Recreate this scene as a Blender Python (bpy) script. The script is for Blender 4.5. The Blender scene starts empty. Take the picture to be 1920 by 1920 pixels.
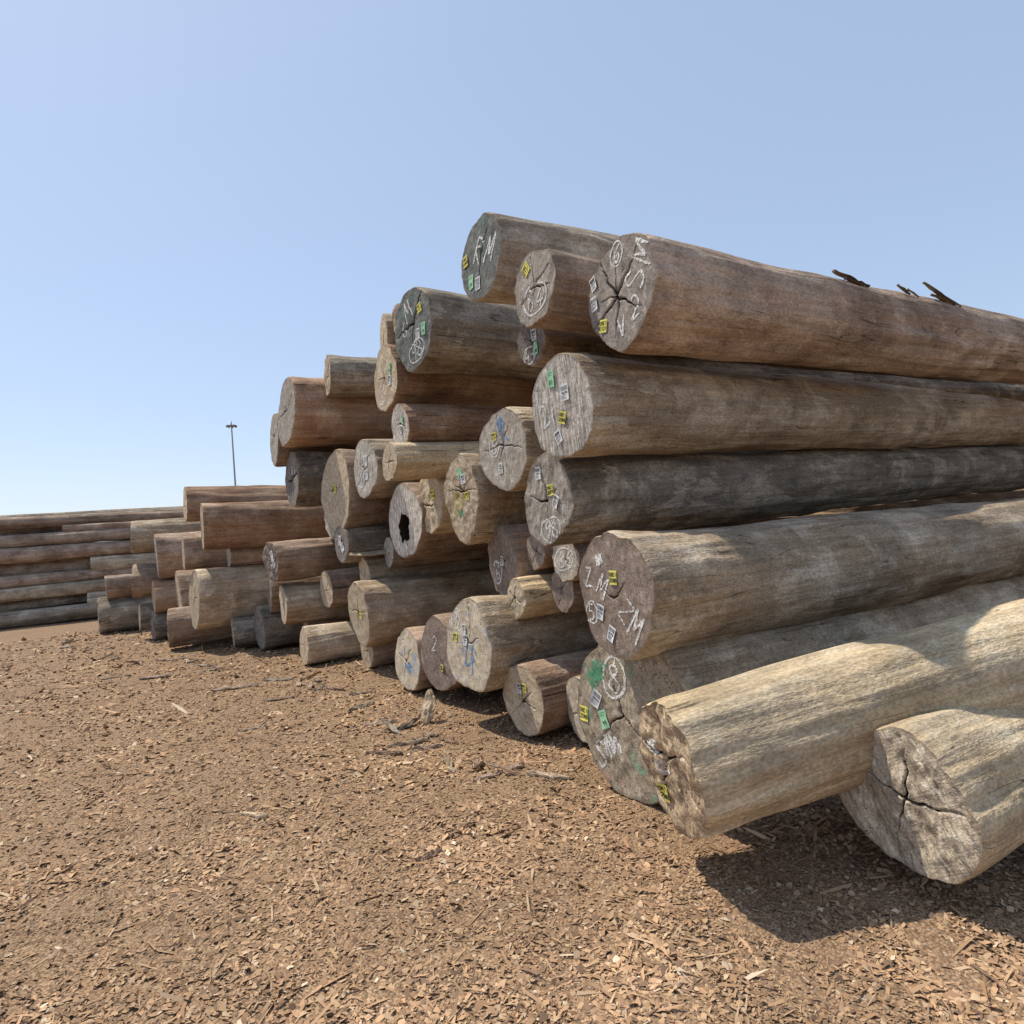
import bpy, math, random
import numpy as np
from mathutils import Vector, Matrix, noise
from mathutils.bvhtree import BVHTree
random.seed(7)
scene=bpy.context.scene
COL=scene.collection
# ---------------------------------------------------------------- camera
f=1208.0; p=math.atan(32/1208); ro=math.radians(4.4)
F=Vector((0,math.cos(p),math.sin(p))); R0=Vector((1,0,0)); U0=Vector((0,-math.sin(p),math.cos(p)))
Rt=math.cos(ro)*R0-math.sin(ro)*U0; Up=math.cos(ro)*U0+math.sin(ro)*R0
cd=bpy.data.cameras.new("camera"); cam=bpy.data.objects.new("camera",cd); COL.objects.link(cam)
M=Matrix((Rt,Up,-F)).transposed().to_4x4(); M.translation=Vector((0,0,1.6)); cam.matrix_world=M
cd.sensor_width=36; cd.sensor_fit='HORIZONTAL'; cd.lens=36*f/1920; cd.clip_start=.05; cd.clip_end=8000
scene.camera=cam
# ---------------------------------------------------------------- light
scene.view_settings.view_transform='Standard'; scene.view_settings.look='None'; scene.view_settings.exposure=0
S=Vector((-.476,.256,1.0)).normalized()
w=bpy.data.worlds.new("World"); scene.world=w; w.use_nodes=True
nt=w.node_tree; bg=nt.nodes['Background']; sky=nt.nodes.new('ShaderNodeTexSky'); sky.sky_type='NISHITA'
sky.sun_disc=False; sky.sun_elevation=math.asin(S.z); sky.sun_rotation=math.atan2(S.x,S.y)
sky.air_density=1.0; sky.dust_density=.8; sky.ozone_density=1.2
mx=nt.nodes.new('ShaderNodeMix'); mx.data_type='RGBA'; mx.blend_type='MULTIPLY'; mx.inputs[0].default_value=1; mx.inputs[7].default_value=(1.35,1.26,1.22,1)
hz=nt.nodes.new('ShaderNodeMix'); hz.data_type='RGBA'; hz.inputs[0].default_value=.58; hz.inputs[7].default_value=(3.25,4.1,5.5,1)
nt.links.new(sky.outputs[0],mx.inputs[6]); nt.links.new(mx.outputs[2],hz.inputs[6]); nt.links.new(hz.outputs[2],bg.inputs[0]); bg.inputs[1].default_value=.15
sd=bpy.data.lights.new("sun",'SUN'); sd.energy=4.8; sd.angle=math.radians(.53); sd.color=(1,.91,.76)
so=bpy.data.objects.new("sun",sd); so.rotation_euler=S.to_track_quat('Z','Y').to_euler(); COL.objects.link(so)
# ---------------------------------------------------------------- node helper
class N:
    def __init__(s,name):
        s.m=bpy.data.materials.new(name); s.m.use_nodes=True; s.t=s.m.node_tree
        s.b=s.t.nodes['Principled BSDF']; s.b.inputs['Roughness'].default_value=.9
        s.b.inputs['Specular IOR Level'].default_value=.2
    def n(s,k,**kw):
        x=s.t.nodes.new(k)
        for a,b in kw.items(): setattr(x,a,b)
        return x
    def set(s,sock,v):
        if isinstance(v,bpy.types.NodeSocket): s.t.links.new(v,sock)
        elif v is not None: sock.default_value=v
    def math(s,op,a,b=None,c=None,clamp=False):
        x=s.n('ShaderNodeMath',operation=op,use_clamp=clamp); s.set(x.inputs[0],a); s.set(x.inputs[1],b); s.set(x.inputs[2],c); return x.outputs[0]
    def noise(s,vec,scale,detail=4,rough=.55,dist=0):
        x=s.n('ShaderNodeTexNoise'); s.set(x.inputs['Vector'],vec); x.inputs['Scale'].default_value=scale
        x.inputs['Detail'].default_value=detail; x.inputs['Roughness'].default_value=rough; x.inputs['Distortion'].default_value=dist; return x.outputs[0]
    def vscale(s,vec,v):
        x=s.n('ShaderNodeVectorMath',operation='MULTIPLY'); s.set(x.inputs[0],vec); x.inputs[1].default_value=v; return x.outputs[0]
    def rng(s,v,a,b,c=0.,d=1.):
        x=s.n('ShaderNodeMapRange',interpolation_type='SMOOTHSTEP'); s.set(x.inputs[0],v)
        for i,q in enumerate((a,b,c,d)): x.inputs[i+1].default_value=q
        return x.outputs[0]
    def mix(s,fac,a,b,mode='MIX'):
        x=s.n('ShaderNodeMix',data_type='RGBA',blend_type=mode); s.set(x.inputs[0],fac)
        for i,q in ((6,a),(7,b)):
            if isinstance(q,bpy.types.NodeSocket): s.t.links.new(q,x.inputs[i])
            else: x.inputs[i].default_value=(*q,1) if len(q)==3 else q
        return x.outputs[2]
    def gray(s,v):
        x=s.n('ShaderNodeCombineColor'); 
        for i in range(3): s.set(x.inputs[i],v)
        return x.outputs[0]
    def coords(s,rand=True):
        tc=s.n('ShaderNodeTexCoord').outputs['Object']
        if not rand: return tc,None
        oi=s.n('ShaderNodeObjectInfo').outputs['Random']
        k=s.n('ShaderNodeCombineXYZ'); s.set(k.inputs[0],s.math('MULTIPLY',oi,53.)); s.set(k.inputs[1],s.math('MULTIPLY',oi,31.)); s.set(k.inputs[2],s.math('MULTIPLY',oi,17.))
        a=s.n('ShaderNodeVectorMath',operation='ADD'); s.set(a.inputs[0],tc); s.set(a.inputs[1],k.outputs[0])
        return a.outputs[0],oi
    def bump(s,h,strength=.6,dist=.02):
        x=s.n('ShaderNodeBump'); x.inputs['Strength'].default_value=strength; x.inputs['Distance'].default_value=dist
        s.set(x.inputs['Height'],h); s.t.links.new(x.outputs[0],s.b.inputs['Normal'])
    def out(s,c): s.t.links.new(c,s.b.inputs['Base Color']); return s.m
    def attr(s,name): return s.n('ShaderNodeAttribute',attribute_name=name).outputs['Fac']
def bark(name,cA,cB,cC,cD,patch=.6,gain=1.0):
    cA,cB,cC,cD=[tuple(min(.75,x*gain*t) for x,t in zip(c,(1.04,1.0,.92))) for c in (cA,cB,cC,cD)]
    q=N(name); P,oi=q.coords()
    n1=q.noise(q.vscale(P,(.6,1,1)),2.0,2,.6)
    st=q.noise(q.vscale(P,(.28,5,5)),4.5,3,.7)
    pa=q.noise(q.vscale(P,(.7,1.5,1.5)),2.7,6,.74)
    bd=q.noise(q.vscale(P,(1.1,.8,.8)),1.5,4,.7)
    fi=q.noise(q.vscale(P,(.14,5,5)),2.4,1,.5)
    fine=q.noise(q.vscale(P,(.6,1,1)),75,1,.75)
    c=q.mix(q.rng(n1,.38,.62),cA,cB)
    c=q.mix(q.math('MULTIPLY',q.rng(pa,.50,.58),patch),c,cC)
    c=q.mix(q.math('MULTIPLY',q.rng(pa,.43,.35),.65),c,cD)
    c=q.mix(1.,c,q.gray(q.rng(bd,.36,.56,.78,1.08)),'MULTIPLY')
    c=q.mix(q.rng(bd,.56,.68,0,.5),c,tuple(min(.8,x*1.32) for x in cC))
    c=q.mix(1.,c,q.gray(q.rng(st,.32,.68,.80,1.13)),'MULTIPLY')
    fis=q.rng(q.math('ABSOLUTE',q.math('SUBTRACT',fi,.5)),.0,.008)
    fis=q.math('MAXIMUM',fis,q.rng(n1,.46,.52,0,1.))
    c=q.mix(1.,c,q.gray(q.rng(fis,0,1,.34,1)),'MULTIPLY')
    c=q.mix(1.,c,q.gray(q.rng(fine,.25,.75,.76,1.2)),'MULTIPLY')
    c=q.mix(1.,c,q.gray(q.rng(oi,0,1,.85,1.15)),'MULTIPLY')
    h=q.math('ADD',q.math('MULTIPLY',st,.6),q.math('MULTIPLY',pa,1.6))
    h=q.math('ADD',h,q.math('MULTIPLY',fine,.2))
    q.bump(h,.75,.022); q.b.inputs['Roughness'].default_value=.9
    return q.out(c)
B={
'brown':bark('brown_weathered_bark',(.20,.14,.105),(.27,.205,.165),(.36,.30,.25),(.10,.075,.062),.5,1.24),
'tan':bark('tan_weathered_bark',(.27,.21,.15),(.33,.27,.21),(.46,.40,.33),(.16,.122,.094),.6,1.2),
'dark':bark('dark_grey_bark',(.125,.108,.09),(.17,.148,.125),(.32,.285,.24),(.06,.054,.05),.6,1.35),
'red':bark('reddish_bark',(.24,.15,.103),(.285,.195,.14),(.35,.275,.215),(.11,.073,.056),.5,1.2),
'light':bark('bare_light_wood',(.46,.365,.24),(.50,.41,.295),(.58,.51,.40),(.36,.275,.185),.5,1.03),
'grey':bark('grey_bark',(.19,.158,.125),(.25,.213,.175),(.36,.32,.27),(.10,.084,.07),.6,1.24),
}
def face(name,c1,c2,c3,saw=.1,sawscale=60,ang=0,stain=None,stain2=None,cross=False):
    q=N(name); P,oi=q.coords(False); P2,oi=q.coords()
    b=q.noise(P2,5,2,.65); g=q.noise(P2,16,4,.72); fine=q.noise(P2,120,1,.7)
    pyz=q.vscale(P,(0,1,1)); nm=q.n('ShaderNodeVectorMath',operation='NORMALIZE'); q.set(nm.inputs[0],pyz); ln=q.n('ShaderNodeVectorMath',operation='LENGTH'); q.set(ln.inputs[0],pyz)
    cx=q.n('ShaderNodeCombineXYZ'); q.set(cx.inputs[0],q.math('MULTIPLY_ADD',ln.outputs[1],1.6,q.math('MULTIPLY',oi,40.))); av=q.n('ShaderNodeVectorMath',operation='ADD'); q.set(av.inputs[0],q.vscale(nm.outputs[0],(1,1.6,1.6))); q.set(av.inputs[1],cx.outputs[0])
    rd=q.noise(av.outputs[0],6,2,.6)
    rc=q.rng(q.math('ABSOLUTE',q.math('SUBTRACT',rd,.5)),.0,.016); rc=q.math('MAXIMUM',rc,q.rng(b,.48,.56,0,1))
    rings=q.math('SINE',q.math('MULTIPLY',q.math('ADD',ln.outputs[1],q.math('MULTIPLY',b,.08)),330.))
    mp=q.n('ShaderNodeMapping'); q.set(mp.inputs['Vector'],P); mp.inputs['Rotation'].default_value=(math.radians(ang),0,0)
    sn=q.noise(q.vscale(mp.outputs[0],(1,1,.09)),sawscale,2,.6,.35 if saw>.3 else 0)
    c=q.mix(q.rng(b,.36,.64),c1,c2); c=q.mix(q.rng(g,.5,.68,0,.85),c,c3); c=q.mix(q.rng(g,.44,.32,0,.65),c,tuple(x*.5 for x in c2))
    if stain:
        s1=q.noise(P2,5.,3,.7,.6); c=q.mix(q.rng(s1,.57,.63,0,.7),c,stain)
    if stain2:
        v=q.n('ShaderNodeVectorMath',operation='ADD'); q.set(v.inputs[0],P2); v.inputs[1].default_value=(9,4,2)
        s2=q.noise(v.outputs[0],4.,3,.7); c=q.mix(q.rng(s2,.60,.67,0,.6),c,stain2)
    c=q.mix(1.,c,q.gray(q.rng(rings,-1,1,.92,1.04)),'MULTIPLY')
    c=q.mix(1.,c,q.gray(q.rng(sn,.35,.65,1-saw,1+saw*.6)),'MULTIPLY')
    c=q.mix(1.,c,q.gray(q.rng(rc,0,1,.28,1)),'MULTIPLY')
    c=q.mix(1.,c,q.gray(q.rng(fine,.3,.7,.82,1.18)),'MULTIPLY')
    c=q.mix(1.,c,q.gray(q.rng(oi,0,1,.85,1.12)),'MULTIPLY')
    c=q.mix(q.rng(q.attr('rim'),.94,.99,0,.5),c,(.17,.125,.09))
    h=q.math('ADD',q.math('MULTIPLY',sn,saw*2.5),q.math('MULTIPLY',fine,.25)); h=q.math('ADD',h,q.math('MULTIPLY',g,.6))
    if cross:
        mp2=q.n('ShaderNodeMapping'); q.set(mp2.inputs['Vector'],P); mp2.inputs['Rotation'].default_value=(math.radians(ang+85),0,0)
        h=q.math('ADD',h,q.math('MULTIPLY',q.noise(q.vscale(mp2.outputs[0],(1,1,.12)),sawscale,2,.6,.4),saw*2))
    q.bump(h,.6,.012)
    return q.out(c)
FM={
'dark':face('dark_cracked_end_grain',(.27,.235,.205),(.19,.168,.15),(.40,.36,.32),.12,60,30),
'slate':face('slate_green_end_grain',(.18,.19,.175),(.13,.135,.13),(.28,.29,.27),.10,60,30,(.14,.21,.18)),
'pale':face('pale_sawn_end_grain',(.60,.56,.49),(.50,.45,.38),(.70,.66,.60),.38,75,4),
'tan':face('tan_end_grain',(.50,.41,.29),(.41,.32,.22),(.58,.50,.39),.12,60,60),
'grey':face('grey_end_grain',(.42,.38,.33),(.33,.29,.24),(.56,.52,.46),.14,60,-25),
'brown':face('brown_end_grain',(.30,.235,.19),(.23,.18,.145),(.41,.35,.30),.10,60,15),
'torn':face('torn_wood_end_grain',(.42,.32,.21),(.30,.215,.14),(.55,.45,.32),.3,50,70),
'paint':face('painted_end_grain',(.42,.35,.26),(.34,.28,.20),(.56,.49,.39),.14,60,40,(.20,.40,.26),(.42,.24,.19)),
'blue':face('blue_marked_end_grain',(.50,.43,.33),(.41,.34,.25),(.60,.54,.44),.12,60,40,(.20,.30,.44),(.48,.40,.18)),
'cross':face('cross_cut_end_grain',(.44,.37,.28),(.34,.28,.21),(.56,.50,.40),.35,40,35,cross=True),
}
q=N('dark_crack'); VOID=q.m; q.b.inputs['Base Color'].default_value=(.022,.017,.013,1)
def plain(name,c,rough=.8,chalk=0):
    q=N(name); P,_=q.coords(False)
    n=q.noise(P,40 if chalk else 25,1,.7)
    col=q.mix(q.rng(n,.3,.7,0,1),tuple(x*.82 for x in c),c); q.b.inputs['Roughness'].default_value=rough
    if chalk:
        q.t.links.new(q.rng(q.noise(P,80,1,.7),.34,.54,.12,.92),q.b.inputs['Alpha'])
    return q.out(col)
CH=plain('white_chalk',(.80,.80,.78),.95,1); CHB=plain('blue_paint_marking',(.13,.28,.50),.9,1); CHY=plain('yellow_paint_marking',(.60,.48,.12),.9,1); CHG=plain('green_paint_marking',(.10,.36,.20),.9,1)
TG={'y':plain('yellow_paper',(.80,.73,.16)),'w':plain('white_paper',(.76,.77,.78)),'g':plain('green_paper',(.34,.64,.40))}
INK=plain('black_ink',(.04,.04,.04))
BARKSTRIP=bark('loose_bark_fibre',(.16,.12,.085),(.11,.085,.06),(.30,.24,.17),(.05,.04,.03))
# ---------------------------------------------------------------- stroke letters
G={'0':[[(.5,1.5),(.1,1.15),(.08,.4),(.5,0),(.9,.4),(.88,1.15),(.5,1.5)]],'1':[[(.3,1.2),(.55,1.5),(.5,.7),(.5,0)]],
'2':[[(.1,1.2),(.5,1.5),(.85,1.1),(.5,.5),(.1,0),(.95,.08)]],'3':[[(.1,1.35),(.6,1.5),(.8,1.1),(.4,.8),(.85,.45),(.5,0),(.1,.15)]],
'4':[[(.6,1.5),(.05,.55),(.95,.62)],[(.72,1.0),(.66,0)]],'5':[[(.85,1.5),(.2,1.45)],[(.2,1.45),(.15,.85)],[(.15,.85),(.7,.9),(.8,.35),(.4,0),(.05,.15)]],
'6':[[(.8,1.5),(.2,.9),(.12,.3),(.5,0),(.88,.3),(.6,.75),(.2,.5)]],'7':[[(.1,1.5),(.9,1.45)],[(.9,1.45),(.4,0)]],
'8':[[(.5,.8),(.12,1.15),(.5,1.5),(.85,1.15),(.5,.8),(.1,.35),(.5,0),(.9,.35),(.5,.8)]],'9':[[(.85,1.15),(.45,.75),(.15,1.15),(.5,1.5),(.85,1.2),(.8,.6),(.6,0)]],
'R':[[(.1,0),(.15,1.5)],[(.15,1.5),(.75,1.45),(.8,1.0),(.15,.8),(.9,0)]],'M':[[(.05,0),(.15,.8),(.2,1.5),(.35,1.0),(.5,.5),(.7,1.1),(.88,1.5),(.92,.8),(1,0)]],
'S':[[(.85,1.35),(.4,1.5),(.15,1.1),(.8,.5),(.5,0),(.1,.15)]],'Z':[[(.1,1.45),(.5,1.5),(.9,1.45),(.5,.8),(.1,.05),(.5,.05),(1,.1)]],'V':[[(.05,1.5),(.25,.7),(.45,0),(.7,.8),(.95,1.5)]],
'N':[[(.1,0),(.12,1.5),(.5,.7),(.85,0),(.9,1.5)]],'E':[[(.85,1.5),(.15,1.45)],[(.15,1.45),(.15,0)],[(.15,.78),(.7,.8)],[(.15,0),(.9,.03)]],
'A':[[(.05,0),(.5,1.5)],[(.5,1.5),(.95,0)],[(.2,.5),(.8,.5)]],'K':[[(.1,0),(.12,1.5)],[(.85,1.5),(.12,.7)],[(.3,.85),(.9,0)]],
'~':[[(0,.3),(.15,1.4),(.25,.2),(.4,1.3),(.5,.3),(.65,1.2),(.7,.4),(.9,1.1),(1,.2)]],'/':[[(0,0),(1,1.5)]]}
def smooth(pl,k=6):
    if len(pl)<3: 
        a,b=pl; return [(a[0]+(b[0]-a[0])*i/k,a[1]+(b[1]-a[1])*i/k) for i in range(k+1)]
    P=[pl[0]]+list(pl)+[pl[-1]]; o=[]
    for i in range(1,len(P)-2):
        for j in range(k):
            t=j/k; o.append(tuple(.5*((2*P[i][c])+(-P[i-1][c]+P[i+1][c])*t+(2*P[i-1][c]-5*P[i][c]+4*P[i+1][c]-P[i+2][c])*t*t+(-P[i-1][c]+3*P[i][c]-3*P[i+1][c]+P[i+2][c])*t**3) for c in (0,1)))
    o.append(pl[-1]); return o
def text_strokes(txt,size,cx,cy,rot=0,jit=.07,circle=False):
    W=len(txt)*1.2-.2; o=[]
    def T(x,y):
        x=(x-W/2)*size/1.5; y=(y-.75)*size/1.5; c,s=math.cos(rot),math.sin(rot); return (cx+x*c-y*s,cy+x*s+y*c)
    for i,ch in enumerate(txt):
        if ch==' ': continue
        sl=random.uniform(-.15,.25) if jit else 0; sc=random.uniform(.9,1.15) if jit else 1
        for pl in G[ch]:
            pl=[((x+y*sl)*sc+i*1.2+random.uniform(-jit,jit),y*sc+random.uniform(-jit,jit)*1.3) for x,y in pl]
            o.append([T(*q) for q in smooth(pl)])
    if circle:
        a0=random.uniform(0,6); rx=W/2+.4; ry=1.1
        o.append([T(W/2+rx*math.cos(a0+k*.26)*(1+.1*k/24),.75+ry*math.sin(a0+k*.26+.1)*(1+.08*math.sin(k*.7))) for k in range(27)])
    return o
def ribbon(strokes,wd,xf,V,Fc,minw=.6):
    for st in strokes:
        n=len(st); prev=None
        for i,(y,z) in enumerate(st):
            a=st[max(i-1,0)]; b=st[min(i+1,n-1)]; dx,dy=b[0]-a[0],b[1]-a[1]; l=math.hypot(dx,dy) or 1
            ww=wd*.5*random.uniform(minw,1.35); nx,ny=-dy/l*ww,dx/l*ww
            x1=xf(y+nx,z+ny); x2=xf(y-nx,z-ny)
            if x1 is None or x2 is None: prev=None; continue
            V.append((x1,y+nx,z+ny)); V.append((x2,y-nx,z-ny)); k=len(V)-2
            if prev is not None: Fc.append((prev,prev+1,k+1,k))
            prev=k
def mkobj(name,V,Fc,mats,parent=None,smooth_=True,mi=None):
    me=bpy.data.meshes.new(name); me.from_pydata(V,[],Fc); 
    for m in mats: me.materials.append(m)
    if mi is not None: me.polygons.foreach_set('material_index',mi)
    if smooth_: me.polygons.foreach_set('use_smooth',[True]*len(me.polygons))
    me.update(); o=bpy.data.objects.new(name,me); COL.objects.link(o)
    if parent: o.parent=parent
    return o
def nz(x,y,z): return noise.noise((x,y,z))
# ---------------------------------------------------------------- log builder
def build_log(name,x,y,z,R,head,pitch=0,L=7,taper=.12,barkm='brown',facem='tan',tags=(),chalk=(),cracks=5,tilt=(0,0),rough=0,lod=1,hole=None,label=None,lob=.075,bendv=.035,pointy=0,kn=7):
    sd=hash_(name); rnd=random.Random(sd); o1,o2,o3=rnd.uniform(0,90),rnd.uniform(0,90),rnd.uniform(0,90)
    nt_,nr,mf={2:(200,90,64),1:(96,46,34),0:(44,22,12)}[lod]
    ph2,ph3=rnd.uniform(0,6.28),rnd.uniform(0,6.28); by,bz=rnd.uniform(-bendv,bendv),rnd.uniform(-bendv*.5,bendv*.5)
    if lod>0 and tilt==(0,0): tilt=(rnd.uniform(-.09,.09),rnd.uniform(-.06,.06))
    knots=[(rnd.uniform(.25,min(L,4.5)),rnd.uniform(0,6.28),rnd.uniform(.05,.14),rnd.uniform(-.018,.03)) for _ in range(kn*2 if lod==2 else kn)] if lod>0 else []
    th=[2*math.pi*i/nt_ for i in range(nt_)]
    def rad(xx,t):
        c,s=math.cos(t),math.sin(t)
        r=R*(1-taper*xx/L)*(1+lob*math.cos(2*t+ph2)*.7+lob*.5*math.cos(3*t+ph3)+.09*nz(c*.8+o1,s*.8,xx*.6+o2)+.055*nz(c*2.2+o2,s*2.2,xx*1.0+o1))
        if lod>0:
            r+=.012*nz(c*4+o3,s*4,xx*1.4)+.004*nz(c*12+o1,s*12+o3,xx*2.5)
            pt=nz(c*2.5+o2,s*2.5+o3,xx*1.1+o1)
            r+=.007*max(0,min(1,(pt-.05)*5))
        for kx,kt,kr,ka in knots:
            d=(xx-kx)**2+((t-kt+math.pi)%(2*math.pi)-math.pi)**2*R*R
            if d<kr*kr*6: r+=ka*math.exp(-d/(kr*kr))
        if pointy: r*=1+pointy*.6*max(0,math.cos(t+math.pi/2-.1))**7-.32*pointy*abs(math.cos(t))
        return r*(1-.03*math.exp(-xx/.02))*(1+.03*math.exp(-xx/.5))
    CR=[]; c0=(rnd.uniform(-.12,.12)*R,rnd.uniform(-.12,.12)*R)
    if isinstance(cracks,int):
        a=rnd.uniform(0,6.28)
        for k in range(cracks):
            a+=6.28/max(cracks,1)*rnd.uniform(.6,1.4); CR.append((a,rnd.uniform(.3,1.0),rnd.uniform(.4,1.05)))
    else: CR=list(cracks)
    segs=[]
    for a,ln,wd in CR:
        px,py=c0; k=9
        for j in range(k):
            a2=a+rnd.uniform(-.45,.45); qx=px+math.cos(a2)*ln*R/k; qy=py+math.sin(a2)*ln*R/k
            segs.append((px,py,qx,qy,wd*(1-.85*j/k))); px,py=qx,qy
    segs=np.array(segs) if segs else np.zeros((0,5))
    cw=max(.0065,R/mf*.8)
    def crackf(Y,Zz):
        o=np.zeros_like(Y)
        for ax_,ay,bx_,by_,wd in segs:
            dx,dy=bx_-ax_,by_-ay; l2=dx*dx+dy*dy+1e-9
            t=np.clip(((Y-ax_)*dx+(Zz-ay)*dy)/l2,0,1); d=np.hypot(Y-ax_-t*dx,Zz-ay-t*dy)
            o=np.maximum(o,np.exp(-(d/(cw*max(wd,.5)))**2)*min(1,wd+.25))
        return o
    def xface(Y,Zz):
        o=np.array([ .006*nz(a*9+o1,b*9,o2)+.002*nz(a*30+o2,b*30,o1)+(rough*(1.2*nz(a*8+o3,b*8,1.3)+.5*nz(a*22,b*22+o3,4.3)+.35*nz(a*60,b*14+o3,8.)) if rough else 0) for a,b in zip(Y,Zz)])
        return o+tilt[0]*Y+tilt[1]*Zz
    r0=np.array([rad(0,t) for t in th]); ct=np.cos(th); st=np.sin(th)
    fr=[(k/mf) for k in range(1,mf+1)]
    YY=np.concatenate([[0]]+[q*r0*ct for q in fr]); ZZ=np.concatenate([[0]]+[q*r0*st for q in fr])
    cf=crackf(YY,ZZ); XX=xface(YY,ZZ)+cf*.03
    if hole:
        hy,hz_,hr=[q*R for q in hole]
        hn=np.array([1+.35*nz(a*14,b*14,o1) for a,b in zip(YY,ZZ)])
        hd_=np.hypot(YY-hy,(ZZ-hz_)*.72)/(hr*hn)
        XX=XX+np.where(hd_<1,.7*np.minimum(1,(1-hd_)*6),0); cf=np.maximum(cf,np.where(hd_<1.03,1.,0.))
    rimf=np.concatenate([[0]]+[np.full(nt_,q) for q in fr])
    ringx=XX[-nt_:]; ringc=cf[-nt_:]
    V=list(zip(XX.tolist(),YY.tolist(),ZZ.tolist())); Fc=[]
    for i in range(nt_): Fc.append((0,1+(i+1)%nt_,1+i))
    for k in range(mf-1):
        a=1+k*nt_
        for i in range(nt_):
            j=(i+1)%nt_; Fc.append((a+i,a+j,a+nt_+j,a+nt_+i))
    fm=[1 if sum(cf[v_] for v_ in fc)/len(fc)>.42 else 0 for fc in Fc]
    xs=[0,.006,.018,.04,.08,.14,.22]; rest=nr-len(xs)
    for k in range(1,rest+1):
        q=k/rest; xs.append(.22+(L-.22)*(q**1.5))
    BV=[];BF=[]
    for k,xx in enumerate(xs):
        fall=math.exp(-xx/.18)
        for i,t in enumerate(th):
            r=rad(xx,t)*(1-.05*ringc[i]*fall); BV.append((xx+ringx[i]*fall,r*math.cos(t)+by*math.sin(math.pi*xx/L)*L*.3,r*math.sin(t)+bz*math.sin(math.pi*xx/L)*L*.3))
    for i in range(nt_): BV[i]=(ringx[i],YY[-nt_+i],ZZ[-nt_+i])
    for k in range(len(xs)-1):
        a=k*nt_
        for i in range(nt_):
            j=(i+1)%nt_; BF.append((a+i,a+j,a+nt_+j,a+nt_+i))
    BF.append(tuple(range((len(xs)-1)*nt_,len(xs)*nt_))); mi=[0]*(len(BF)-1)+[1]
    log=mkobj('log',BV,BF,[B[barkm],FM[facem]],mi=mi)
    h=math.radians(head); pp=math.radians(pitch); ax=Vector((math.sin(h)*math.cos(pp),math.cos(h)*math.cos(pp),math.sin(pp)))
    yy=Vector((0,0,1)).cross(ax).normalized(); zz=ax.cross(yy)
    mw=Matrix((ax,yy,zz)).transposed().to_4x4(); mw.translation=(x,y,z); log.matrix_world=mw
    fo=mkobj('cut_face',V,Fc,[FM[facem],VOID],log,mi=fm)
    at=fo.data.attributes.new('rim','FLOAT','POINT'); at.data.foreach_set('value',rimf.astype(np.float32))
    log['category']='log'; log['group']='logs stacked in the timber pile'; log['label']=label or 'cut timber log resting in the large log pile'
    if tags or chalk:
        bvh=BVHTree.FromPolygons(V,Fc)
        def xf(off):
            def g(yv,zv):
                hit=bvh.ray_cast(Vector((-2,yv,zv)),Vector((1,0,0)))
                return None if hit[0] is None or hit[0].x>.15 else hit[0].x-off
            return g
        g=xf(.003)
        for c in chalk:
            txt,s,t,sz=c[:4]; rot=c[4] if len(c)>4 else 0; cir=c[5] if len(c)>5 else 0; mat={'w':CH,'b':CHB,'y':CHY,'g':CHG}[c[6] if len(c)>6 else 'w']
            ss=text_strokes(txt,sz*R,0,0,rot,circle=cir); ss=[[(-(a+s*R),b+t*R) for a,b in q] for q in ss]
            CV=[];CF=[]; ribbon(ss,max(.011,sz*R*.10),g,CV,CF)
            if CF: mkobj('chalk_marking' if mat==CH else 'paint_marking',CV,CF,[mat],log)
        for tg in tags:
            col,s,t=tg[:3]; rot=tg[3] if len(tg)>3 else rnd.uniform(-.4,.4); tw,thh={'y':(.068,.078),'w':(.062,.088),'g':(.062,.10)}[col]
            if len(tg)>4: tw*=tg[4]; thh*=tg[4]
            yc,zc=-s*R,t*R; xc=g(yc,zc)
            if xc is None: continue
            c_,s_=math.cos(rot),math.sin(rot); cu=rnd.uniform(-.006,.006)
            def P(a,b,off):
                Y=yc-(a*c_-b*s_); Z_=zc+(a*s_+b*c_); xx=g(Y,Z_); 
                if xx is None: xx=xc
                xx=min(xx,xc+.01)
                return (min(.5*(xx+xc),xx)-.003-off-abs(cu)*(a/tw*2)**2*(1 if a*cu>0 else 0),Y,Z_)
            TV=[];TF=[];n1,n2=5,6
            for j in range(n2+1):
                for i in range(n1+1): TV.append(P((i/n1-.5)*tw,(j/n2-.5)*thh,0))
            for j in range(n2):
                for i in range(n1):
                    a=j*(n1+1)+i; TF.append((a,a+n1+1,a+n1+2,a+1))
            nb=len(TF); LS=[]
            if lod>0:
                if col=='y':
                    for txt,yy0 in (('08E1',.22),('E121' if rnd.random()<.5 else '20N8',-.18)): LS+=[(q,.0045) for q in text_strokes(txt,thh*.27,0,yy0*thh,jit=0)]
                elif col=='w':
                    k=-.4
                    while k<.4:
                        wdt=rnd.choice((.0012,.002,.003)); LS.append(([(k*tw,.12*thh),(k*tw,.40*thh)],wdt)); k+=.065
                    LS+=[(q,.003) for q in text_strokes('%05d'%rnd.randint(10000,99999),thh*.13,0,-.02*thh,jit=0)]
                    for e in (-.18,-.27,-.36): LS.append(([(-.4*tw,e*thh),(rnd.uniform(0,.4)*tw,e*thh)],.003))
                else:
                    LS+=[(q,.004) for q in text_strokes('%02d'%rnd.randint(10,99),thh*.22,0,-.2*thh,jit=0)]; LS.append(([(-.35*tw,.35*thh),(.35*tw,.35*thh)],.003)); LS.append(([(-.35*tw,.22*thh),(.2*tw,.22*thh)],.003))
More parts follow.
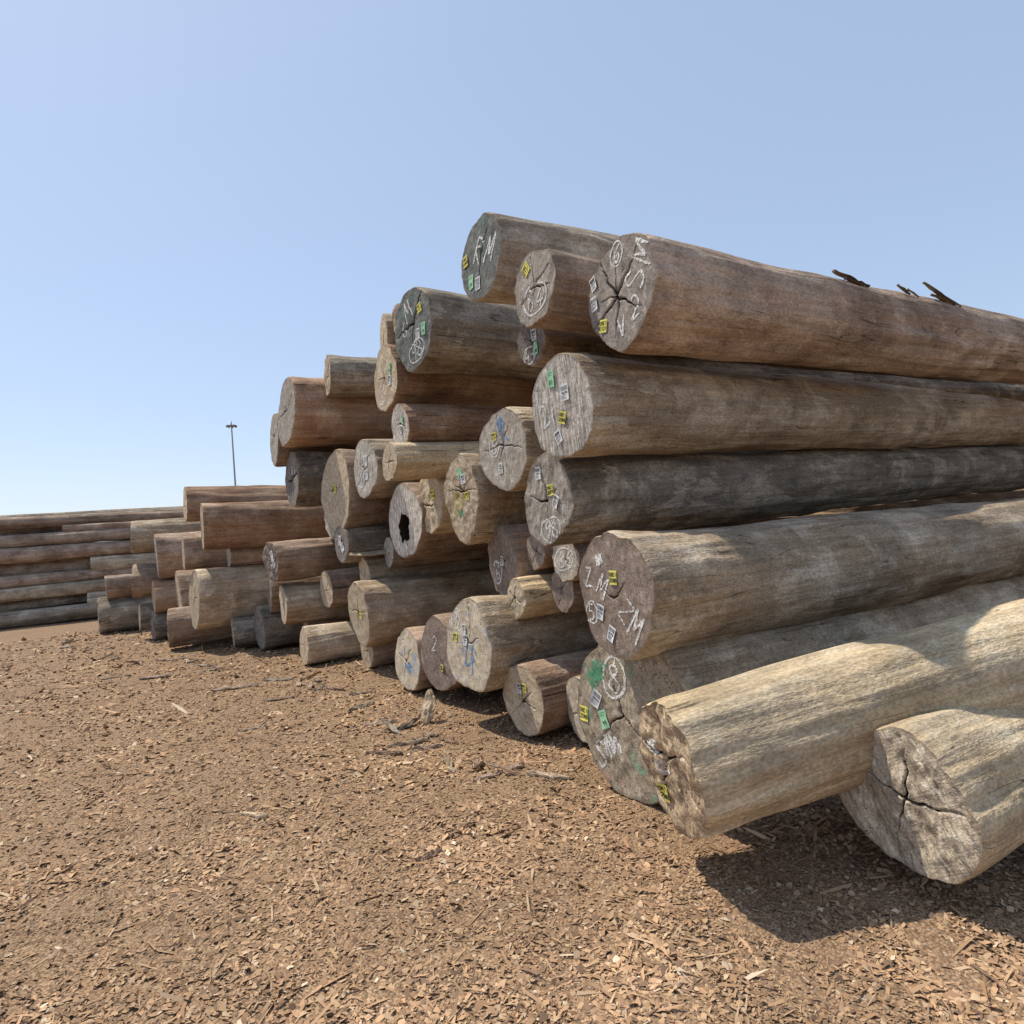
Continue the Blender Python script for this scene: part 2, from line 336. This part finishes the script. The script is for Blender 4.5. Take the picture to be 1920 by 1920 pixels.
                for stt,wdt in LS:
                    prev=None
                    for i,(a,b) in enumerate(stt):
                        A=stt[max(i-1,0)];Bq=stt[min(i+1,len(stt)-1)]; dx,dy=Bq[0]-A[0],Bq[1]-A[1]; l=math.hypot(dx,dy) or 1; nx,ny=-dy/l*wdt/2,dx/l*wdt/2
                        TV.append(P(a+nx,b+ny,.0015)); TV.append(P(a-nx,b-ny,.0015)); kk=len(TV)-2
                        if prev is not None: TF.append((prev,prev+1,kk+1,kk))
                        prev=kk
            mkobj('paper_tag',TV,TF,[TG[col],INK],log,mi=[0]*nb+[1]*(len(TF)-nb))
    return log
def hash_(s):
    h=7
    for c in s: h=(h*131+ord(c))%1000003
    return h
D=[
('A',.73,3.75,2.94,.321,60,dict(pitch=.4,L=11,taper=.10,barkm='brown',facem='dark',lod=2,lob=.03,cracks=[(1.0,1,1.6),(2.5,.95,1.5),(-2.6,.9,1.1),(-.4,1,1.4),(-1.5,.8,1.1),(1.75,.6,.8),(.2,.5,.7)],
  tags=[('w',-.8,.45,.3),('w',-.8,.05,.1),('y',-.52,-.47,-.2)],chalk=[('V',.05,-.62,.4,.2),('2',.42,-.42,.42,.1),('SM',.62,.25,.5,1.0),('6',-.05,.72,.3,0,1)],label='thick brown log with a star-cracked dark end and chalk marks')),
('B',-.09,4.79,3.67,.301,58,dict(L=7,barkm='grey',facem='slate',lod=2,lob=.03,cracks=2,tags=[('y',-.78,.15,.1,1.1),('g',-.5,-.5,0,1.1),('w',-.15,-.66,0,1.1)],chalk=[('R',-.12,.16,.6,-.35),('M',.44,.0,.6,-.35)],label='grey log on top of the pile marked RM in chalk')),
('C',.26,4.29,3.21,.251,56,dict(L=7,barkm='brown',facem='grey',lod=2,lob=.04,tags=[('y',-.3,.6,.6,1.1)],chalk=[('84',.05,-.32,.55,-.1,1)],label='brown log with pale end and circled 84 in chalk')),
('D',-.86,6.43,3.68,.389,55,dict(L=7,barkm='grey',facem='slate',lod=2,lob=.03,cracks=[(2.2,1,1.6),(-.1,1,1.8),(-1.2,.9,1.2),(1.2,.7,.8)],tags=[('y',.45,.42,.2,1.2),('g',.6,-.15,-.1,1.2),('w',.3,-.2,-.1,1.2)],chalk=[('98',.15,-.6,.38,.2,1),('M',-.2,.5,.5,.4),('6',-.4,.1,.35)],label='large dark grey log with split end near the pile top')),
('E',.25,4.97,3.04,.186,60,dict(L=12,taper=.05,barkm='brown',facem='dark',tags=[('w',.3,.2,0),('g',.3,-.35,0)],chalk=[('44',-.2,-.5,.45,.1,1)])),
('F',-1.34,7.46,3.92,.296,60,dict(L=6,barkm='tan',facem='tan',tilt=(.2,0))),
('F2',-1.10,7.06,4.0,.177,60,dict(L=6,barkm='tan',facem='tan',rough=.01)),
('G',-1.26,6.94,3.34,.341,54,dict(L=6.5,barkm='red',facem='tan',lod=2,cracks=6,tags=[('g',.45,.2,-.3,1.2),('w',.35,-.15,-.3,1.2)],chalk=[('6',-.4,-.5,.4,0,1)],label='reddish brown log with sunlit cracked tan end')),
('H',-2.34,8.62,3.85,.266,62,dict(L=6,barkm='grey',facem='tan',cracks=6,rough=.01)),
('I',-3.03,8.93,3.47,.453,61,dict(L=7,barkm='red',facem='grey',lod=1,label='very thick reddish brown log high in the stack')),
('J',-3.50,9.69,3.23,.395,62,dict(L=6,barkm='brown',facem='grey',cracks=7)),
('K',-1.10,6.71,2.77,.229,61,dict(L=6,barkm='red',facem='pale',tags=[('g',.4,.2),('w',.1,-.2)],chalk=[('6',0,-.4,.5)])),
('L',.36,4.08,2.35,.317,57,dict(pitch=1.3,L=14,taper=.10,barkm='tan',facem='pale',lod=2,cracks=0,lob=.03,tags=[('g',-.22,.62,0,1.1),('w',.18,.26,.05,1.2),('y',.05,-.22,-.3),('w',-.12,-.58,.4)],chalk=[('2',-.55,-.12,.4,.35),('1',-.25,-.2,.4,.1)],label='long tan log with pale saw-marked end and chalk 21')),
('M',-.04,5.34,2.27,.348,60,dict(L=13,taper=.05,barkm='tan',facem='grey',lod=2,cracks=6,tags=[('w',-.1,-.45),('y',-.3,.35,0,.9)],chalk=[('8',-.35,.1,.34,0,1),('K',.1,.3,.45,.5,0,'b'),('~',-.05,.62,.4,.7,0,'b')],label='log with blue paint and circled 8 on its end')),
('N',.25,4.47,1.78,.305,57,dict(pitch=.8,L=12,taper=.10,barkm='dark',facem='grey',lod=2,rough=.008,cracks=[(1.4,.9,1.2),(.3,.7,1.2),(2.6,.5,.8)],tags=[('w',-.25,.65,0),('y',.2,.22,.1),('w',.38,-.05,-.5)],chalk=[('98',.05,-.66,.38,.1,1)],label='long blackish grey log with rough pale end')),
('O',-3.15,9.33,2.56,.403,60,dict(L=6,barkm='dark',facem='dark',cracks=[(0.05,1,2),(3.1,1,2),(1.5,.8,1),(-1.4,.8,1)],tags=[('w',.2,.3,0,1.2)],label='dark grey log split across its cracked end')),
('Q',-2.30,8.46,2.28,.498,53,dict(L=6,barkm='brown',facem='tan',cracks=4,tags=[('y',0,.05,0,1.4)],label='very thick log with a flat tan end')),
('R',-1.75,7.83,2.46,.338,54,dict(L=6,barkm='grey',facem='pale',tags=[('w',.1,.3,0,1.5),('w',.15,-.2,0,1.4)],chalk=[('9',-.3,-.3,.4,0,1)])),
('S',-1.19,6.46,2.37,.182,60,dict(L=6,barkm='light',facem='tan',label='slim pale log with peeled bark')),
('T',-.45,5.83,1.98,.345,53,dict(L=3,barkm='tan',facem='tan',lod=2,cracks=8,rough=.008,pointy=.8,tags=[('g',.05,.45,.2),('y',.3,-.15,0,.9),('w',.2,.3,.2)],chalk=[('8',-.2,-.3,.4,0,1,'y'),('~',-.1,-.6,.3,.3,0,'g')],label='split tan log with a ragged pointed end')),
('U',-.89,7.04,1.97,.350,59,dict(L=4,barkm='light',facem='tan',lod=1,rough=.015,tags=[('y',.3,.2,0,1.3)],label='pale log with a chipped splintered end')),
('V',-1.26,7.50,1.80,.410,53,dict(L=6,barkm='brown',facem='pale',lod=2,hole=(.02,-.22,.30),cracks=[(1.7,.6,1.2)],label='hollow log with a dark hole in its grey end')),
('W',-.12,5.75,1.31,.304,61,dict(L=13,taper=.05,barkm='brown',facem='brown',tags=[('w',0,.05,-.2)],chalk=[('6',-.4,-.3,.45,0,1)])),
('X',.17,5.41,1.39,.143,60,dict(L=9,barkm='red',facem='brown')),
('Y',.38,4.93,1.34,.171,60,dict(L=13,taper=.05,barkm='brown',facem='grey',cracks=2,chalk=[('86',-.1,.0,.7,.1,1)])),
('AA',.35,5.16,1.08,.162,60,dict(L=13,taper=.05,barkm='brown',facem='brown')),
('AB',-.03,5.33,1.02,.163,60,dict(L=9,barkm='light',facem='tan',rough=.01,label='slim sunlit pale log wedged between larger logs')),
('Z',.52,3.53,1.20,.349,60,dict(L=11,taper=.0,barkm='tan',facem='brown',lod=2,lob=.03,cracks=[(.6,.35,.7),(2.5,.4,.7)],tags=[('y',.03,.27,0),('w',-.4,-.3,-.3),('w',-.12,-.62,-.4)],chalk=[('Z',-.7,.25,.32,-.1),('M',-.35,.12,.36,-.5),('Z',.3,-.25,.34,-.9),('M',.52,-.45,.42,-.7),('5',-.68,-.33,.26,0,1),('~',-.35,.55,.25,.4)],label='long thick log with dark brown end and chalk lettering')),
('AC',.575,3.76,.48,.470,60,dict(L=8,taper=.2,barkm='tan',facem='paint',lod=2,rough=.008,lob=.02,cracks=[(1.2,.6,1),(-2.5,.6,.9),(-.6,.7,.8)],tags=[('w',-.55,.1,-.5,1.2),('g',-.42,-.14,.4,1.1),('y',-.82,-.14,0,1.2)],chalk=[('8',-.2,.42,.34,0,1),('M',-.15,.72,.3,.3),('~',-.5,.5,.4,1.2,0,'g'),('~',-.62,.32,.3,.9,0,'g'),('~',-.3,-.42,.4,.4),('S',-.5,-.6,.3)],label='massive log on the ground with green and red paint stains')),
('AD',-.46,5.40,.66,.383,54,dict(pitch=-1.5,L=3.2,barkm='tan',facem='blue',lod=2,cracks=4,tags=[('w',-.1,.35,0),('w',-.05,.12,0),('y',-.5,.14,0)],chalk=[('9',-.5,.55,.3,0,1),('4',.1,-.3,.6,.2,0,'b'),('K',.3,0,.4,.2,0,'b')],label='tan log protruding low with blue paint scrawl on end')),
('AE',-.03,5.05,.275,.270,57,dict(L=5,barkm='brown',facem='tan',lod=2,cracks=5,tags=[('w',-.1,.3,0,.9),('y',.15,.35,0,.9)],label='ground log with cracked tan end beneath the pile')),
('AF',.40,4.75,.245,.221,60,dict(L=5,barkm='brown',facem='blue',tags=[('y',0,.05,0)])),
('AG',-.81,6.19,.45,.362,58,dict(L=6,barkm='brown',facem='brown',cracks=2,chalk=[('2',-.2,.3,.4)],tags=[('y',.2,-.3,0,.8)])),
('AH',-1.22,6.80,.32,.330,61,dict(L=6,barkm='brown',facem='blue',chalk=[('~',.2,-.2,.5,.9,0,'b')],label='ground log with blue and yellow paint on its end')),
('AI',-1.97,7.90,.72,.365,60,dict(L=6.5,barkm='tan',facem='tan',cracks=5,tags=[('y',.3,0,0,1.2)],label='thick tan log with sunlit top protruding from stack')),
('AJ',-1.96,8.32,1.17,.213,60,dict(L=6,barkm='tan',facem='tan')),
('AK',-1.96,8.15,.20,.195,60,dict(L=5,barkm='brown',facem='tan')),
('AL',-2.94,8.74,.24,.238,59,dict(L=5,barkm='tan',facem='tan',cracks=3)),
('AM',-3.49,9.57,.74,.308,57,dict(L=6,barkm='tan',facem='tan',cracks=5,tags=[('w',.2,-.2,0,1.4)])),
('AN',-2.77,9.35,.93,.263,59,dict(L=6,barkm='brown',facem='tan')),
('AO',-3.60,9.51,1.40,.291,50,dict(L=6,barkm='brown',facem='brown',rough=.018,tags=[('w',.2,.3,.3,1.5),('w',.4,-.1,.6,1.5)],chalk=[('9',0,-.3,.5)],label='brown log with a rotted uneven end')),
('AP',-2.23,8.32,1.58,.227,54,dict(L=6,barkm='dark',facem='dark',tags=[('w',-.1,.2,0,1.4),('w',.2,-.2,.5,1.4)])),
('AQ',-1.60,8.18,1.43,.183,60,dict(L=5,barkm='brown',facem='grey')),
('AR',-2.77,9.77,1.93,.259,60,dict(L=5,barkm='grey',facem='pale',cracks=0)),
('AS',-5.51,10.89,2.43,.280,61,dict(L=7,barkm='red',facem='tan')),
('AT',-5.01,10.40,2.04,.366,57,dict(L=7,barkm='red',facem='tan',cracks=4,label='thick reddish log with sunlit top jutting from the stack')),
('AU',-6.83,12.29,1.60,.417,61,dict(L=7,barkm='brown',facem='grey',cracks=6)),
('AV',-5.67,11.04,1.61,.274,60,dict(L=7,barkm='brown',facem='tan')),
('AW',-7.47,12.61,2.01,.293,61,dict(L=7,barkm='tan',facem='tan')),
('AX',-4.87,10.98,1.52,.191,60,dict(L=6,barkm='brown',facem='pale')),
('AY',-5.38,10.73,.86,.461,58,dict(L=7,barkm='tan',facem='tan',cracks=5,label='very thick brown log with tan end low in stack')),
('AZ',-6.09,11.60,.88,.393,60,dict(L=7,barkm='brown',facem='tan')),
('BA',-6.01,11.07,.37,.320,60,dict(L=6,barkm='brown',facem='grey',rough=.01)),
('BB',-6.93,12.29,.85,.294,60,dict(L=6,barkm='red',facem='tan')),
('BC',-7.48,12.59,1.16,.323,60,dict(L=6,barkm='brown',facem='tan')),
('BD',-9.12,14.32,1.02,.260,60,dict(L=6,barkm='brown',facem='tan')),
('BE',-9.32,14.33,.38,.384,58,dict(L=6,barkm='dark',facem='dark',rough=.02,cracks=7)),
('BF',-7.47,12.72,.43,.241,60,dict(L=6,barkm='dark',facem='brown')),
('BF2',-7.03,12.39,.29,.276,60,dict(L=6,barkm='dark',facem='dark',rough=.03)),
('BG',-4.70,10.56,.25,.239,60,dict(L=5,barkm='dark',facem='tan')),
('BH',-4.13,10.23,.34,.338,60,dict(L=6,barkm='dark',facem='dark')),
('BI',-3.87,10.08,.87,.258,60,dict(L=6,barkm='brown',facem='brown')),
('BJ',-3.34,10.09,.26,.191,60,dict(L=5,barkm='tan',facem='tan')),
('BK',.58,4.86,2.72,.182,62,dict(L=12,taper=.05,barkm='dark',facem='dark')),
('L6',.60,2.87,.50,.290,77,dict(pitch=7.2,L=7,taper=.04,barkm='light',facem='torn',lod=2,rough=.022,cracks=[(1.6,1,1.4),(-1.2,1,1.3),(.2,.9,1.2),(2.9,.8,1.0),(-2.2,.8,1.)],lob=.03,tags=[('y',-.3,-.5,.1)],chalk=[('~',-.4,.25,.35,1.3),('~',-.2,-.1,.3,.6)],label='long peeled light wood log with broken splintered end')),
('L7',1.50,2.68,.37,.285,61,dict(L=8,barkm='light',facem='cross',lod=2,rough=.012,cracks=4,label='pale log on the ground with rough crosshatched end')),
]
for nm,x,y,z,R,hd,kw in D:
    build_log(nm,x,y,z,R,hd,**kw)
# far stack of long slim logs
rf=random.Random(5); k=0
bx=Vector((-.5,.866,0)); axv=Vector((.866,.5,0))
z=.2; row=0
while z<3.05:
    r=rf.uniform(.15,.24)*(1 if z<2.2 else .8)
    for c in range(4 if z<2.4 else 5):
        r_=r*rf.uniform(.85,1.15); P=Vector((-14.6,16.6,0))+bx*(c*.42+row*.10+rf.uniform(-.06,.06))+axv*(rf.uniform(-1.0,1.0)+(2.6 if c==0 and row%3==1 else 0))
        build_log('far%d'%k,P.x,P.y,z+rf.uniform(-.03,.03)+.05*c*(z>2.2),r_,60+rf.uniform(-2,2),pitch=rf.uniform(-.2,.8),L=12.5,lod=0,barkm=rf.choice(['brown','tan','brown','grey','dark','red']),facem=rf.choice(['tan','grey']),cracks=2,label='long slim weathered log in a lower distant stack'); k+=1
    z+=r*1.72; row+=1
# loose fibre on top of the thick brown log
def strip(name,pts,wd,mat,parent=None,th=.006,seed=1):
    r=random.Random(seed); V=[];Fc=[]
    n=len(pts)
    for i,(a,b,c) in enumerate(pts):
        q=wd*(1-.75*abs(i/(n-1)-.4))*r.uniform(.8,1.2)
        V+=[(a,b-q,c+r.uniform(-.004,.004)),(a,b,c+th+q*.25),(a,b+q,c+r.uniform(-.004,.004)),(a,b,c-th)]
    for i in range(n-1):
        for j in range(4): 
            a=4*i+j; b_=4*i+(j+1)%4; Fc.append((a,b_,b_+4,a+4))
    Fc+=[(3,2,1,0),(4*n-4,4*n-3,4*n-2,4*n-1)]
    return mkobj(name,V,Fc,[mat],parent,False)
logA=[o for o in bpy.data.objects if o.name.startswith('log') and o.get('label','').startswith('thick brown log with a star')][0]
bA=BVHTree.FromPolygons([v.co for v in logA.data.vertices],[tuple(q.vertices) for q in logA.data.polygons])
for s0,ln,rise,wd,yo in ((1.9,.30,.05,.03,-.13),(1.98,.22,.02,.02,-.16),(2.08,.24,.0,.03,-.12),(2.72,.14,.06,.014,-.13),(2.84,.12,.045,.012,-.14),(3.1,.45,.12,.02,-.13),(3.2,.40,.08,.018,-.15),(3.2,.35,.03,.02,-.13)):
    pts=[]
    for i in range(7):
        xx=s0+ln*i/6; yv=yo+.02*math.sin(i); hit=bA.ray_cast(Vector((xx,yv,1)),Vector((0,0,-1)))
        pts.append((xx,yv,hit[0].z+.006+rise*(1-i/6)+random.uniform(-.004,.004)))
    strip('bark_strip',pts,wd,BARKSTRIP,logA,seed=int(s0*100))
# ---------------------------------------------------------------- ground
def gh(x,y): return .03*nz(x*.7,y*.7,3.1)+.018*nz(x*2.3,y*2.3,8.)+.008*nz(x*6,y*6,2.)-.02
q=N('wood_chip_ground'); P,_=q.coords(False)
vo=q.n('ShaderNodeTexVoronoi'); vo.inputs['Scale'].default_value=80; q.set(vo.inputs['Vector'],P)
sp=q.n('ShaderNodeSeparateColor'); q.set(sp.inputs[0],vo.outputs['Color'])
c=q.mix(sp.outputs[0],(.21,.13,.075),(.41,.275,.17)); c=q.mix(q.rng(sp.outputs[1],.8,1,0,.7),c,(.50,.38,.26)); c=q.mix(q.rng(q.noise(P,1.3,4,.65),.35,.65,0,.5),c,(.28,.18,.11))
c=q.mix(1.,c,q.gray(q.rng(vo.outputs['Distance'],.2,.8,1.1,.6)),'MULTIPLY')
q.bump(q.math('SUBTRACT',q.math('MULTIPLY',sp.outputs[2],.7),vo.outputs['Distance']),.7,.01); GM=q.out(c)
n=300; V=[];Fc=[]
for j in range(n+1):
    for i in range(n+1):
        a=(i/n*2-1); b=(j/n*2-1); x=math.sinh(a*8.2)/math.sinh(8.2)*3500-2; y=math.sinh(b*8.2)/math.sinh(8.2)*3500+4.5
        d=math.hypot(x,y); V.append((x,y,gh(x,y) if d<60 else -.02))
for j in range(n):
    for i in range(n):
        a=j*(n+1)+i; Fc.append((a,a+1,a+n+2,a+n+1))
g=mkobj('ground',V,Fc,[GM]); g['kind']='structure'
# chips
rg=np.random.default_rng(3); NC=215000
rr=1.3*(18/1.3)**(rg.random(NC)); an=rg.uniform(math.radians(-46),math.radians(45),NC)
cx=rr*np.sin(an); cy=rr*np.cos(an)
keep=~((cx*.866+cy*.5>3.4)&(rr>2)); cx,cy,rr=cx[keep],cy[keep],rr[keep]; NC=len(cx)
cz=np.array([gh(a,b) for a,b in zip(cx,cy)])
cn=np.array([nz(a*1.6,b*1.6,5.)+.6*nz(a*4.5,b*4.5,7.) for a,b in zip(cx,cy)])
sz=np.exp(np.clip(rg.normal(0,.46,NC),-1,.95))*.0036*(1+rr*.19)*(1+.35*cn); el=rg.uniform(.35,.95,NC); sl=rg.random(NC)<.05; el=np.where(sl,.08,el); sz=np.where(sl,sz*1.7,sz)
L_=sz/np.sqrt(el); W_=sz*np.sqrt(el)
yaw=rg.uniform(0,6.28,NC); ti=np.clip(rg.normal(0,.28,NC),-.7,.7); tj=np.clip(rg.normal(0,.36,NC),-.9,.9)
tpl=np.array([(-1,-.6,0),(.1,-1,.3),(1,-.5,0),(.8,.7,.02),(-.05,1,.34),(-1,.5,0)],float)
pt=tpl[None]*np.ones((NC,1,1))+np.clip(rg.normal(0,.25,(NC,6,3)),-.6,.6)*np.array([1,1,.8]); pt[:,:,0]*=L_[:,None]; pt[:,:,1]*=W_[:,None]; pt[:,:,2]*=W_[:,None]
z2=pt[:,:,2]+pt[:,:,0]*np.tan(ti)[:,None]*.8+pt[:,:,1]*np.tan(tj)[:,None]
X=pt[:,:,0]*np.cos(yaw)[:,None]-pt[:,:,1]*np.sin(yaw)[:,None]+cx[:,None]; Y=pt[:,:,0]*np.sin(yaw)[:,None]+pt[:,:,1]*np.cos(yaw)[:,None]+cy[:,None]
Z=z2+cz[:,None]+sz[:,None]*.2
co=np.stack([X,Y,Z],-1).reshape(-1,3)
me=bpy.data.meshes.new('wood_chips'); me.vertices.add(NC*6); me.vertices.foreach_set('co',co.ravel().astype(np.float32))
base=(np.arange(NC)*6)[:,None]; fi=np.concatenate([base+np.array([[0,1,4,5]]),base+np.array([[1,2,3,4]])],1).reshape(-1)
me.loops.add(NC*8); me.loops.foreach_set('vertex_index',fi.astype(np.int32)); me.polygons.add(NC*2); me.polygons.foreach_set('loop_start',(np.arange(NC*2)*4).astype(np.int32)); me.polygons.foreach_set('loop_total',np.full(NC*2,4,np.int32)); me.update(calc_edges=True); me.validate()
pal=np.array([(.41,.27,.16),(.325,.20,.115),(.47,.335,.215),(.20,.13,.085),(.365,.235,.14),(.45,.285,.165),(.58,.47,.34)]); ci=rg.choice(7,NC,p=[.25,.22,.12,.15,.15,.09,.02]); cc=pal[ci]*(rg.uniform(.78,1.12,NC)*(1+.34*np.clip(cn,-.7,.7)))[:,None]
at=me.color_attributes.new('chip','FLOAT_COLOR','POINT'); at.data.foreach_set('color',np.concatenate([np.repeat(cc,6,0),np.ones((NC*6,1))],1).ravel().astype(np.float32))
q=N('wood_chip'); at_=q.n('ShaderNodeAttribute',attribute_name='chip'); me.materials.append(q.out(at_.outputs['Color']))
o=bpy.data.objects.new('wood_chips',me); COL.objects.link(o); o['kind']='stuff'; o['label']='reddish brown wood and bark chips covering the ground'; o['category']='wood chips'
# bark slabs
rs=random.Random(11)
def slab(x,y,yaw,L,Wd,tilt=0,mat='brown',label='loose slab of bark lying on the wood chips',z=None):
    V=[];Fc=[];n1,n2=12,6
    for s in (0,1):
        for i in range(n1+1):
            for j in range(n2+1):
                a=(i/n1-.5); b=(j/n2-.5); ww=Wd*(1-.7*abs(2*a)**2.5)*(1+.35*nz(a*6+x,s*0,y)); V.append((a*L+.04*L*nz(b*5,x,y),b*ww+.05*L*nz(a*3,y,1),.25*Wd*(.25-b*b)*1.2+.02*nz(a*7,b*5+x,y)-s*.012))
    m=(n1+1)*(n2+1)
    for i in range(n1):
        for j in range(n2):
            a=i*(n2+1)+j; Fc.append((a,a+n2+1,a+n2+2,a+1)); Fc.append((m+a,m+a+1,m+a+n2+2,m+a+n2+1))
    edge=[i*(n2+1) for i in range(n1+1)]+[n1*(n2+1)+j for j in range(1,n2+1)]+[i*(n2+1)+n2 for i in range(n1-1,-1,-1)]+[j for j in range(n2-1,0,-1)]
    for i in range(len(edge)):
        a,b=edge[i],edge[(i+1)%len(edge)]; Fc.append((a,b,b+m,a+m))
    o=mkobj('bark_slab',V,Fc,[B[mat]],None,False); o.location=(x,y,(gh(x,y)+.015+abs(math.sin(tilt))*L*.45) if z is None else z); o.rotation_euler=(rs.uniform(-.15,.15),tilt,yaw)
    o['label']=label; o['category']='bark'; o['group']='loose bark pieces on the ground'
    return o
slab(-.86,5.66,1.2,.30,.12,-1.1,'tan','upright split bark piece leaning against the log pile')
for x,y,yw,L,Wd,m in ((-.95,5.1,.4,.34,.05,'tan'),(-.8,5.0,.1,.25,.06,'brown'),(-1.1,4.9,-.3,.3,.045,'brown'),(-3.4,7.6,.3,.5,.14,'brown'),(-3.0,7.9,-.2,.4,.10,'dark'),(-1.7,3.95,-.35,.2,.03,'light'),(-2.5,5.9,.5,.24,.04,'tan'),(-.3,4.3,.6,.22,.05,'brown'),(-1.6,6.3,.9,.3,.08,'dark'),(-2.6,6.9,.2,.35,.09,'brown'),(.1,4.2,-.5,.3,.06,'tan'),(-4.9,8.6,.1,.4,.1,'brown'),(-1.3,5.7,.2,.3,.07,'brown'),(-.55,3.3,.8,.16,.04,'brown'),(-5.6,8.9,.6,.35,.08,'dark')):
    slab(x,y,yw,L,Wd,0,m)
# debris collected at the foot of the pile
foot=[(-9.3,13.6),(-6.2,10.6),(-4.6,9.9),(-3.1,8.3),(-1.9,7.4),(-.9,5.8),(-.1,4.7),(.35,3.6)]
for i in range(34):
    k=rs.randrange(len(foot)-1); t=rs.random(); a,b=foot[k],foot[k+1]; x=a[0]+(b[0]-a[0])*t-rs.uniform(0,.5); y=a[1]+(b[1]-a[1])*t-rs.uniform(0,.45)
    slab(x,y,rs.uniform(0,3.1),rs.uniform(.10,.32)*(1+y*.03),rs.uniform(.02,.07),rs.uniform(-.25,.25),rs.choice(['brown','dark','tan','red']),'small broken bark splinter at the foot of the pile')
s=slab(-1.45,8.50,math.radians(30),1.5,.26,0,'light','split pale wood slab lying on the stacked logs',z=1.44); s['group']='split slabs resting on the stacked logs'; s['category']='wood slab'; s.name='wood_slab'
# ---------------------------------------------------------------- floodlight mast
STEEL=plain('galvanised_steel',(.30,.31,.32),.5); LAMPM=plain('lamp_housing',(.18,.18,.18),.5)
def tube(cx,cy,prof,n=16):
    V=[];Fc=[]
    for r,z in prof:
        for i in range(n): V.append((cx+r*math.cos(6.2832*i/n),cy+r*math.sin(6.2832*i/n),z))
    for k in range(len(prof)-1):
        for i in range(n):
            j=(i+1)%n; Fc.append((k*n+i,k*n+j,(k+1)*n+j,(k+1)*n+i))
    Fc.append(tuple(range((len(prof)-1)*n,len(prof)*n))); Fc.append(tuple(range(n-1,-1,-1))); return V,Fc
mast=bpy.data.objects.new('floodlight_mast',None); COL.objects.link(mast); mast.location=(-60.9,143,0)
mast['label']='tall slender steel mast with a ring of floodlights'; mast['category']='floodlight mast'
V,Fc=tube(0,0,[(.26,0),(.25,1),(.19,15),(.13,29.4),(.15,29.6),(.08,30.4)]); mkobj('pole',V,Fc,[STEEL],mast)
V,Fc=tube(0,0,[(.7,29.2),(.8,29.25),(.8,29.4),(.7,29.45),(.2,29.5)],20); mkobj('lamp_ring',V,Fc,[STEEL],mast)
for i in range(8):
    a=6.2832*i/8+.2; x,y=.95*math.cos(a),.95*math.sin(a)
    V=[(sx*.22*(1.2 if sz<0 else .8),sy*.18,sz*.16) for sx in(-1,1) for sy in(-1,1) for sz in(-1,1)]
    Fc=[(0,1,3,2),(4,6,7,5),(0,4,5,1),(2,3,7,6),(0,2,6,4),(1,5,7,3)]
    o=mkobj('floodlight',V,Fc,[LAMPM],mast,False); o.location=(x,y,29.3); o.rotation_euler=(0,.5,a)
